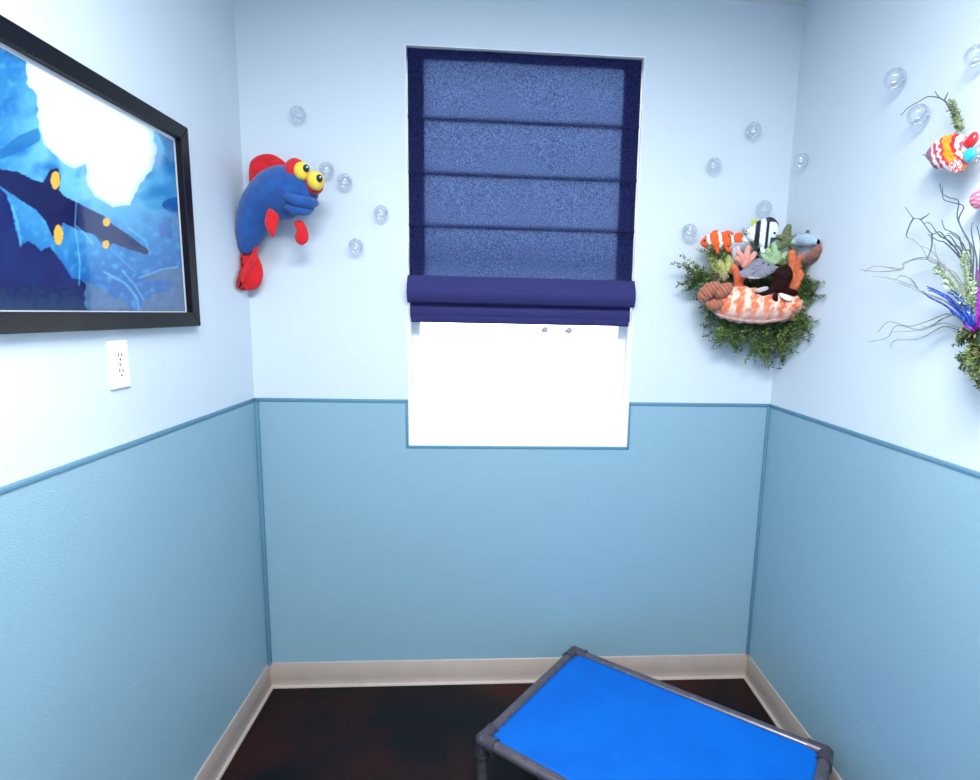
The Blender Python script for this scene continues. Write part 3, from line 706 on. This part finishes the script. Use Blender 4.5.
# pale blue plush fish on the right
t = thing('plush_ray_fish', 'pale blue grey plush fish at the far right of the reef', 'plush toy', P(802, 250, .08), RG)
def bluef(x, y):
    v = (y-210)*6; u = (x-680)*6
    c = mixc((150, 180, 205), (190, 208, 222), 0.5+nz2(x, y, .6))
    return mixc(c, (58, 74, 96), .8) if v > 222+nz2(x, y, .4)*12 else c
b = NB(); loft(b, [(789.5, 243, .13, .8, .004), (793, 242, .135, 3.0, .014), (799, 240.5, .14, 6.5, .022), (806, 240, .14, 7.6, .024), (812, 241, .14, 6.0, .02), (817, 242, .14, 2.5, .01)], 24, 8)
plushpaint('body', b, t, bluef)
fin([(745, 150), (768, 118), (776, 148), (790, 160)], .14, .008, t, fn=lambda x, y: (170, 190, 212), name='back_fin')
fin([(800, 165), (835, 178), (838, 205), (812, 200)], .14, .008, t, fn=lambda x, y: (120, 150, 185), name='tail_fin')
b = NB(); p_ = P(803, 240, .165); ball(b, p_, mm(p_, 1.1)); obj('eye', b, M['pupil'], t)

# brown shell under it
t = thing('plush_shell', 'brown plush conch shell with cream opening below the pale blue fish', 'plush toy', P(812, 262, .08), RG)
b = NB(); loft(b, [(819, 244, .125, 1, .006), (818, 249, .125, 4.2, .015), (814, 255, .13, 5.8, .02), (807, 259, .13, 5.2, .02), (800, 261, .13, 3.4, .014), (796, 262, .13, 1.2, .006)], 20, 8, ridge=lambda t_: 1+0.06*math.sin(t_*40))
plushpaint('body', b, t, lambda x, y: mixc((120, 72, 62), (160, 104, 90), .5+nz2(x, y, .6)))
b = NB(); pillow(b, Z6([(762, 288), (785, 272), (818, 272), (822, 292), (795, 306), (768, 302)]), .175, .010); obj('opening', b, mat('cream_felt', (232, 214, 206), .9), t, label='cream shell opening')

# corals -------------------------------------------------------------
def coral(name, label, cols, branches, off, group='soft coral pieces of the corner reef', depth=.02, tip=None):
    """branches: lists of (px, py, radius px, extra offset)"""
    x0, y0_ = branches[0][0][:2]; t = thing(name, label, 'coral ornament', P(x0, y0_, off, .02), group)
    for br in branches:
        b = NB(); pts = [clampin(P(x, y, off+o_, .02), mm(P(x, y, off), r)+.004) for x, y, r, o_ in br]
        tube(b, pts, [mm(p_, q_[2]) for p_, q_ in zip(pts, br)], 12, 4)
        bmesh.ops.create_uvsphere(b, u_segments=12, v_segments=8, radius=mm(pts[-1], br[-1][2]), matrix=Matrix.Translation(pts[-1]))
        plushpaint('branch', b, t, lambda x, y: mixc(cols[0], cols[1], .5+1.2*nz2(x, y, .45)))
    return t
def cl6(u, v, r, o_=0): return (680+u/6, 210+v/6, r/6, o_)
coral('orange_coral', 'bright orange branching coral right of the dark plush seal', ((206, 92, 52), (228, 130, 86)),
      [[cl6(690, 480, 36), cl6(690, 410, 36), cl6(684, 350, 32), cl6(675, 300, 27, .005), cl6(672, 262, 24, .008)],
       [cl6(690, 400, 28), cl6(708, 345, 26, .005), cl6(722, 305, 24, .008), cl6(732, 285, 22, .008)], [cl6(700, 470, 30), cl6(718, 420, 26), cl6(722, 375, 22, .005)]], .14)
coral('orange_coral', 'small orange coral stub left of the grey stingray', ((214, 84, 44), (236, 120, 78)),
      [[cl6(355, 470, 30), cl6(350, 425, 27), cl6(340, 385, 22, .005), cl6(325, 348, 20, .01)], [cl6(352, 430, 22), cl6(375, 395, 20, .008), cl6(385, 372, 17, .01)]], .10)
coral('pink_coral', 'salmon pink fingered coral below the angelfish, above the stingray', ((222, 140, 126), (240, 176, 160)),
      [[cl6(395, 335, 26), cl6(372, 312, 22), cl6(346, 292, 18, .01)], [cl6(395, 330, 26), cl6(400, 285, 22, .01), cl6(405, 245, 18, .012), cl6(412, 222, 15, .012)], [cl6(400, 320, 24), cl6(432, 285, 19, .01), cl6(448, 262, 15, .01)], [cl6(385, 315, 20), cl6(365, 275, 17, .015), cl6(350, 258, 14, .015)]], .10)
coral('white_coral', 'white grey fluffy coral edge left of the pink coral', ((226, 216, 222), (178, 168, 184)),
      [[cl6(345, 300, 22), cl6(330, 270, 20), cl6(322, 240, 15)], [cl6(350, 290, 18), cl6(352, 250, 16), cl6(342, 215, 12)]], .085)
coral('green_coral', 'pale mint green fingered coral in the middle of the reef', ((138, 176, 132), (180, 208, 164)),
      [[cl6(575, 320, 30), cl6(550, 285, 26), cl6(530, 250, 20, .01), cl6(515, 225, 15, .01)], [cl6(585, 315, 30), cl6(580, 265, 26, .01), cl6(565, 225, 22, .012), cl6(558, 200, 18, .012)], [cl6(595, 320, 26), cl6(618, 285, 22, .01), cl6(632, 262, 17, .01)], [cl6(560, 320, 24), cl6(520, 300, 20, .005), cl6(495, 265, 15, .005)], [cl6(610, 325, 22), cl6(640, 310, 18), cl6(655, 320, 14)]], .105)
coral('yellow_green_coral', 'yellow green knobbly coral under the orange clownfish', ((150, 156, 84), (198, 198, 128)),
      [[cl6(280, 370, 26), cl6(290, 325, 28), cl6(282, 290, 24), cl6(272, 265, 18)], [cl6(250, 380, 26), cl6(215, 345, 26), cl6(192, 300, 22), cl6(182, 265, 16)], [cl6(265, 390, 26), cl6(242, 330, 24, .01), cl6(235, 285, 18, .012)], [cl6(300, 380, 20), cl6(315, 340, 16), cl6(308, 300, 13)]], .08)
coral('brown_green_coral', 'mottled brown green coral above the ruffled brown plush shell', ((120, 116, 84), (164, 146, 118)),
      [[cl6(235, 425, 26), cl6(215, 400, 24), cl6(195, 375, 17)], [cl6(250, 425, 22), cl6(265, 395, 20), cl6(280, 400, 15)]], .09)

# grey stingray
t = thing('plush_stingray', 'grey plush stingray with white rim in front of the reef', 'plush toy', P(759, 275, .1), RG)
def rayc(x, y):
    u = (x-680)*6; v = (y-210)*6
    lo_ = 395+16*math.sin((u-355)/250*math.pi) - 30*max(0, (u-500)/100)
    if v > lo_-4: return (226, 224, 226)
    c = mixc((116, 116, 132), (142, 142, 158), .5+nz2(x, y, .7))
    return (70, 72, 88) if nz2(x, y, .9, 5) > .42 else c
b = NB(); pillow(b, Z6([(352, 385), (385, 352), (430, 318), (455, 296), (480, 290), (515, 306), (560, 330), (602, 348), (580, 365), (540, 388), (500, 406), (455, 414), (405, 408)]), .145, .040, tilt=lambda x, y: (y-265)*0.0016)
plushpaint('body', b, t, rayc)
b = NB(); tube(b, [P(744, 270, .14), P(740, 274.5, .142), P(737, 275.5, .14)], [.004, .0025, .001], 8, 4); plushpaint('tail', b, t, lambda x, y: (130, 130, 145))
for u, v in ((500, 318), (528, 330)):
    x, y = Z6([(u, v)])[0]; b = NB(); p_ = P(x, y, .163); ball(b, p_, mm(p_, .9)); obj('eye', b, M['pupil'], t)

# dark brown seal
t = thing('plush_seal', 'dark brown plush seal lying on top of the striped orange clam', 'plush toy', P(784, 296, .12), RG)
M['dplush'] = mat('dark_plush', (255, 255, 255), 0.9, attr=True, bump=0.6, bscale=500, spec=0.15)
BR = lambda x, y: mixc((30, 12, 14), (50, 22, 22), .5+nz2(x, y, .7))
b = NB(); loft(b, [(785.5, 266, .165, 2, .01), (785, 269, .168, 6.5, .022), (783.5, 274, .17, 9.3, .03), (781.5, 280, .165, 8.6, .03), (779, 286, .16, 8.4, .03), (777.5, 291, .16, 6.5, .024), (777, 294, .16, 2.5, .01)], 24, 8)
plushpaint('body', b, t, BR, 'dplush')
b = NB(); loft(b, [(776, 286, .17, 3.2, .012), (770, 290.5, .175, 3.8, .014), (763, 293.5, .175, 2.8, .010), (757, 294.2, .172, 2.6, .006), (754, 294, .17, .6, .002)], 14, 6); plushpaint('front_flipper', b, t, BR, 'dplush')
b = NB(); loft(b, [(783, 288, .17, 3.2, .012), (790, 292, .175, 3.4, .012), (796, 293.5, .17, 2.8, .009), (800, 294, .165, .8, .003)], 14, 6); plushpaint('front_flipper', b, t, BR, 'dplush')
b = NB(); loft(b, [(776, 294, .178, 2, .008), (775, 298, .182, 3.2, .008), (777.5, 302, .18, 1.2, .003)], 14, 6); plushpaint('tail_flipper', b, t, BR, 'dplush')
b = NB(); pillow(b, Z6([(448, 480), (480, 466), (520, 458), (530, 474), (505, 488), (470, 496)]), .19, .010); plushpaint('flipper_lining', b, t, lambda x, y: (190, 182, 188))
for u, v in ((612, 385), (652, 385)):
    x, y = Z6([(u, v)])[0]; b = NB(); p_ = P(x, y, .197); ball(b, p_, mm(p_, 1.0)); obj('eye', b, M['pupil'], t)
b = NB(); ball(b, P(785.5, 277.5, .2), .005, (1.1, .9, .8)); obj('nose', b, M['rubber'], t)
b = NB(); pillow(b, Z6([(598, 498), (640, 508), (672, 526), (664, 546), (630, 538), (604, 518)]), .198, .003); obj('tag', b, M['catch'], t, label='white sewn tag')

# striped orange clam cushion
t = thing('plush_clam', 'orange and white gathered plush clam along the front of the reef', 'plush toy', P(762, 322, .08), RG)
def clam(x, y):
    u = (x-680)*6; v = (y-210)*6
    s_ = math.sin(u/13.5+nz2(x, y, .25)*3.2+(v-560)*.012)
    c = mixc((246, 222, 204), (226, 104, 62), .5+.55*s_+nz2(x, y, .5, 8)*.6)
    c = mixc(c, (214, 168, 158), max(0, min(1, (v-585+nz2(x, y, .2, 4)*30)/60))*.75)
    return c
b = NB(); st_ = [(713, 305, .12, 2, .01), (716, 302, .125, 9, .035), (724, 303, .13, 15.2, .048), (738, 304.5, .135, 17.6, .055), (755, 306, .135, 17.8, .055), (772, 306, .135, 16.6, .052), (787, 305.5, .135, 15.6, .048), (797, 305, .13, 13.8, .04), (803, 304, .125, 9, .024), (805, 303.5, .125, 2, .006)]
loft(b, st_, 48, 12, ridge=lambda t_: 1+.035*math.sin(t_*92)+.02*math.sin(t_*41))
plushpaint('body', b, t, clam)
b = NB(); tube(b, [P(x, y, o_) for x, y, o_ in ((712, 310, .15), (722, 316, .165), (740, 320, .165), (760, 321.5, .165), (780, 319.5, .165), (795, 314.5, .155), (802, 308, .14))], [.003, .005, .007, .007, .007, .005, .003], 10, 6)
plushpaint('hem_roll', b, t, lambda x, y: mixc((168, 128, 124), (206, 168, 158), .5+nz2(x, y, .3)))
# ruffled brown shell
t = thing('plush_scallop', 'ruffled brown crocheted shell at the left end of the orange clam', 'plush toy', P(712, 305, .1), RG)
def ruf(x, y): return mixc((140, 78, 58), (184, 114, 88), .5+.5*math.sin((x*1.3-y*.9)*1.1)+nz2(x, y, .6)*.6)
for nm, st_ in (('lobe', [(700, 302, .15, 1.5, .01), (703, 297, .155, 6.2, .022), (708, 291, .16, 7.2, .026), (715, 286.5, .16, 5.6, .022), (719, 284, .155, 2, .01)]),
                ('lobe', [(716, 297, .165, 1.5, .01), (719, 294, .17, 5.6, .02), (724, 290, .17, 6.6, .024), (729, 286.5, .165, 4.4, .016), (732, 284.5, .16, 1.5, .006)]),
                ('lobe', [(706, 303, .16, 2, .01), (711, 305, .168, 5.0, .018), (717, 305, .17, 5.2, .018), (722, 302, .168, 2.5, .01)])):
    b = NB(); loft(b, st_, 20, 10, ridge=lambda t_: 1+.09*math.sin(t_*36)); plushpaint(nm, b, t, ruf)

# ------------------------------------------------------------------ right wall arrangement
def pr_(x, y, off): return PR(x, y, off)
Z4 = lambda pts: [(850+u/3.546, 180+v/3.546) for u, v in pts]
Z5 = lambda pts: [(850+u/4.333, 30+v/4.333) for u, v in pts]
OUTR = Vector((-1, 0, 0))
M['twig'] = mat('grey_green_twig', (120, 132, 128), .7, (150, 156, 148), 60); M['twig2'] = mat('dark_twig', (78, 92, 96), .7)
M['glitter'] = mat('blue_glitter', (16, 50, 150), .4, (50, 100, 205), 160, bump=1, bscale=500, metal=.3)
M['glitter2'] = mat('purple_glitter', (120, 24, 150), .35, (190, 50, 190), 160, bump=1, bscale=500, metal=.3)
M['cream'] = mat('cream_berry', (205, 212, 178), .6)
def branchset(name, label, cat, paths, m, r, off0=.03, off1=.07, group='curly twig sprays on the right wall', jit=.02, extra=1):
    t = None; paths = list(paths)
    for pth in list(paths):
        if len(pth) > 4:
            for rep_ in range(extra):
                n_ = len(pth); k_ = n_ if R_.random() < .5 else n_-1; jx, jy = R_.uniform(-36, 36), R_.uniform(-36, 36)
                paths.append([(x+(jx+R_.uniform(-7, 7))*min(1, i/3), y+(jy+R_.uniform(-7, 7))*min(1, i/3)) for i, (x, y) in enumerate(pth[:k_])])
    for pth in paths:
        q_ = Z4(pth); n_ = len(q_)
        pts = []
        o_end = off1+R_.uniform(-jit, jit)
        for i, (x, y) in enumerate(q_):
            f = i/(n_-1); pts.append(PR(x, y, max(.008, off0*(1-f)+o_end*f + .006*math.sin(i*2.1))))
        if t is None: t = thing(name, label, cat, pts[0].copy(), group)
        b = NB(); tube(b, pts, [r*(1-.6*i/(n_-1)) for i in range(n_)], 7, 5); o_ = obj('branch', b, m, t)
    return t
base_ = (428, 520)
branchset('curly_twigs', 'tall grey curly twigs rising to the upper edge of the spray', 'twig',
  [[base_, (432, 430), (430, 330), (425, 230), (400, 180), (380, 130), (385, 75), (350, 62), (325, 45), (320, 10)],
   [base_, (425, 450), (405, 300), (388, 240), (360, 230), (320, 185), (290, 190), (250, 140), (225, 135), (195, 95)],
   [(225, 135), (212, 160), (200, 195), (206, 205)], [(290, 190), (290, 230), (280, 265), (272, 280)], [(250, 140), (270, 128), (282, 118)],
   [base_, (430, 400), (418, 300), (395, 230), (385, 200), (350, 180), (335, 172), (325, 140)], [base_, (440, 400), (450, 300), (441, 240), (430, 180), (436, 150)],
   [base_, (445, 420), (458, 330), (462, 250), (470, 180)], [(400, 290), (380, 250), (350, 215), (330, 205), (300, 180)]], M['twig2'], .0022)
branchset('curly_twigs', 'pale curly twigs reaching out to the far left', 'twig',
  [[base_, (400, 440), (360, 370), (325, 325), (300, 290), (240, 280), (190, 300), (180, 318), (90, 305), (50, 328)],
   [base_, (395, 470), (340, 430), (275, 410), (240, 385), (200, 367), (150, 350), (80, 342)], [(180, 318), (150, 322), (100, 325), (35, 318)],
   [base_, (400, 410), (370, 345), (330, 300), (285, 290), (255, 240), (220, 210), (200, 204)], [base_, (420, 430), (395, 370), (360, 340), (330, 290), (322, 262)],
   [(240, 385), (215, 350), (180, 340), (160, 352)]], M['twig'], .0019)
branchset('curly_twigs', 'lowest pale curly twigs drooping toward the lower left', 'twig',
  [[(425, 530), (365, 478), (300, 510), (240, 530), (165, 516), (130, 560), (60, 574)], [(425, 535), (380, 530), (330, 520), (270, 552), (230, 566), (157, 570), (145, 600)], [(365, 478), (320, 495), (290, 518), (250, 520)]], M['twig'], .0017, .03, .05)
branchset('blue_glitter_spray', 'glittery royal blue coral spray among the twigs', 'artificial plant',
  [[(430, 530), (410, 480), (380, 445), (350, 415), (300, 390), (275, 385)], [(432, 535), (405, 500), (370, 470), (330, 440), (280, 415), (258, 395)], [(430, 525), (420, 470), (395, 435), (370, 410), (345, 398)], [(436, 535), (430, 490), (415, 460), (400, 440)], [(428, 530), (400, 490), (372, 478), (355, 462)], [(440, 530), (440, 500), (430, 470), (432, 450)]],
  M['glitter'], .0032, .05, .085, group='glitter sprays on the right wall')
branchset('purple_glitter_spray', 'glittery purple coral spray at the photo edge', 'artificial plant',
  [[(448, 530), (452, 450), (455, 370), (450, 310)], [(452, 530), (468, 430), (475, 350), (480, 290)], [(440, 535), (425, 525), (408, 515), (402, 500)], [(450, 520), (462, 470), (460, 400), (470, 300)]],
  M['glitter2'], .0034, .055, .07, group='glitter sprays on the right wall')
# cream green fine leaf sprays
def rstems(specs, off0, off1):
    out = []
    for pth, n_, j in specs:
        for k in range(n_):
            q_ = Z4(pth); jx, jy = R_.uniform(-j, j), R_.uniform(-j, j); N = len(q_)
            out.append([PR(x+jx*(i/(N-1)), y+jy*(i/(N-1)), off0+(off1-off0)*i/(N-1)+R_.uniform(-.008, .012)) for i, (x, y) in enumerate(q_)])
    return out
PALE = [(150, 176, 120), (176, 196, 150), (120, 150, 104), (196, 206, 176), (134, 150, 120)]
t = thing('leafy_spray', 'pale green fine leaved spray between the curly twigs', 'artificial plant', PR(971, 328, .04))
leafy('foliage', rstems([([(430, 510), (420, 420), (415, 330), (410, 270)], 7, 4), ([(425, 510), (370, 400), (330, 340), (290, 320)], 6, 4), ([(430, 500), (440, 420), (435, 360)], 5, 4), ([(425, 500), (395, 420), (350, 360)], 4, 5)], .045, .07), t, greens=PALE, leaf=.010, width=.0022, dens=230, keep=inroom, spread=1.0)
t = thing('green_bush', 'dark green bushy artificial foliage at the base of the twig spray', 'artificial plant', PR(974, 355, .03))
BUSH = [(58, 84, 44), (86, 110, 56), (110, 130, 74), (40, 62, 40), (130, 120, 80)]
leafy('foliage', rstems([([(450, 545), (410, 560), (380, 575)], 8, 5), ([(450, 560), (425, 620), (410, 660)], 10, 6), ([(460, 580), (450, 650), (440, 700)], 12, 6), ([(480, 560), (490, 640), (480, 720)], 12, 8), ([(450, 540), (420, 545), (385, 540)], 6, 4), ([(470, 530), (520, 600), (560, 650)], 8, 8), ([(450, 600), (400, 630), (385, 640)], 5, 4)], .03, .07), t, greens=BUSH, leaf=.014, width=.0024, dens=330, keep=inroom)
b = NB()
for u, v, r in ((455, 580, 22), (470, 630, 26), (480, 560, 30), (500, 640, 34)):
    x, y = Z4([(u, v)])[0]; p_ = PR(x, y, .03); ball(b, p_, .03*r/30, (.6, 1, 1), 12)
for v in b.verts: v.co.x = min(v.co.x, XR-.004)
obj('moss_backing', b, M['moss'], t)

# bright striped fish ornament
t = thing('striped_fish', 'glossy fish ornament striped white, red, yellow and turquoise on the right wall', 'fish ornament', PR(952, 172, .02))
M['gloss'] = mat('glossy_painted_glass', (255, 255, 255), .18, attr=True, coat=.6)
def prism(name, outline, off, th, fn, centre=None, parent=None):
    b = NB(); pillow(b, Z5(outline), off, th, proj=PR, out=OUTR, centre=centre, n=8, rings_=FINE); return obj(name, b, M['gloss'], parent if parent else t, fn=lambda co: fn(*px(co)))
def fishc(x, y):
    u = (x-850)*4.333; v = (y-30)*4.333; d_ = math.hypot(u-480, (v-530)*1.0)
    k = (math.hypot(u-520, v-500)) + 14*nz2(x, y, .25)
    if k > 172: return (150, 70, 110)
    if k > 160: return (240, 236, 240)
    if k > 148: return (206, 40, 70)
    if k > 134: return (244, 236, 236)
    if k > 120: return (214, 60, 60)
    if k > 84: return mixc((250, 190, 30), (240, 120, 30), .5+nz2(x, y, .4))
    if k > 66: return (214, 36, 52)
    if k > 48: return (246, 226, 226)
    if k > 34: return (226, 60, 80)
    return (60, 180, 205)
prism('body', [(336, 545), (355, 510), (385, 480), (425, 455), (465, 448), (500, 462), (520, 500), (518, 545), (500, 580), (478, 612), (445, 618), (425, 600), (400, 605), (375, 602), (355, 575)], .045, .05, fishc)
prism('tail_fin', [(490, 500), (520, 460), (545, 440), (552, 465), (540, 490), (515, 515)], .05, .02, lambda x, y: (214, 34, 44))
prism('side_fin', [(430, 585), (455, 560), (480, 570), (482, 600), (462, 618), (438, 612)], .075, .012, lambda x, y: (230, 80, 90) if nz2(x, y, .5) > 0 else (246, 224, 220))
prism('rear_fin', [(495, 530), (525, 510), (545, 518), (540, 545), (512, 575), (495, 565)], .06, .018, lambda x, y: (58, 186, 210))
b = NB(); x, y = Z5([(338, 545)])[0]; tube(b, [PR(x+2, y, .045), PR(x-2, y-.5, .047), PR(x-6, y-1, .045)], [.004, .002, .0008], 8, 3); obj('snout', b, mat('brown_snout', (110, 70, 70), .5), t)
b = NB(); p_ = PR(*Z5([(372, 535)])[0], .062); ball(b, p_, .005); obj('eye', b, M['pupil'], t)
b = NB(); cyl(b, PR(950, 150, .002), PR(950, 150, .03), .003, 8); obj('hanger', b, M['steel'], t)

# green sprig above it with an arching twig
t = thing('pine_sprig', 'green pine like sprig standing above the striped fish ornament', 'artificial plant', PR(958, 131, .03))
st_ = []
for k in range(9):
    q_ = Z5([(480+R_.uniform(-8, 8), 440), (462+R_.uniform(-14, 14), 390), (445+R_.uniform(-16, 16), 345), (430+R_.uniform(-14, 14), 308)])
    st_.append([PR(x, y, .03+R_.uniform(0, .02)) for x, y in q_])
leafy('foliage', st_, t, greens=[(92, 118, 72), (120, 142, 92), (70, 92, 60), (150, 150, 110)], leaf=.011, width=.0018, dens=300, keep=inroom)
for pth in ([(470, 430), (430, 340), (400, 300), (340, 288), (300, 310), (255, 335), (220, 370)], [(460, 430), (440, 350), (415, 310), (385, 290), (368, 265)], [(410, 305), (418, 285), (425, 272)]):
    b = NB(); tube(b, [PR(x, y, .03+.004*i) for i, (x, y) in enumerate(Z5(pth))], [.0016*(1-.5*i/len(pth)) for i in range(len(pth))], 6, 4); obj('twig', b, M['twig2'], t)
# pink spiral shell at the edge
t = thing('pink_shell', 'glossy pink ball shell at the right edge of the photo, above the twigs', 'shell ornament', PR(980, 208, .02))
b = NB(); p_ = PR(984, 198, .034); ball(b, p_, .03, (.8, 1, .85), 32); obj('shell_body', b, M['gloss'], t, fn=lambda co: mixc((226, 70, 120), (246, 190, 206), .5+.6*math.sin(px(co)[1]*1.3+px(co)[0]*.7)))
b = NB(); cyl(b, PR(984, 198, .002), PR(984, 198, .02), .004, 8); obj('hanger', b, M['steel'], t)
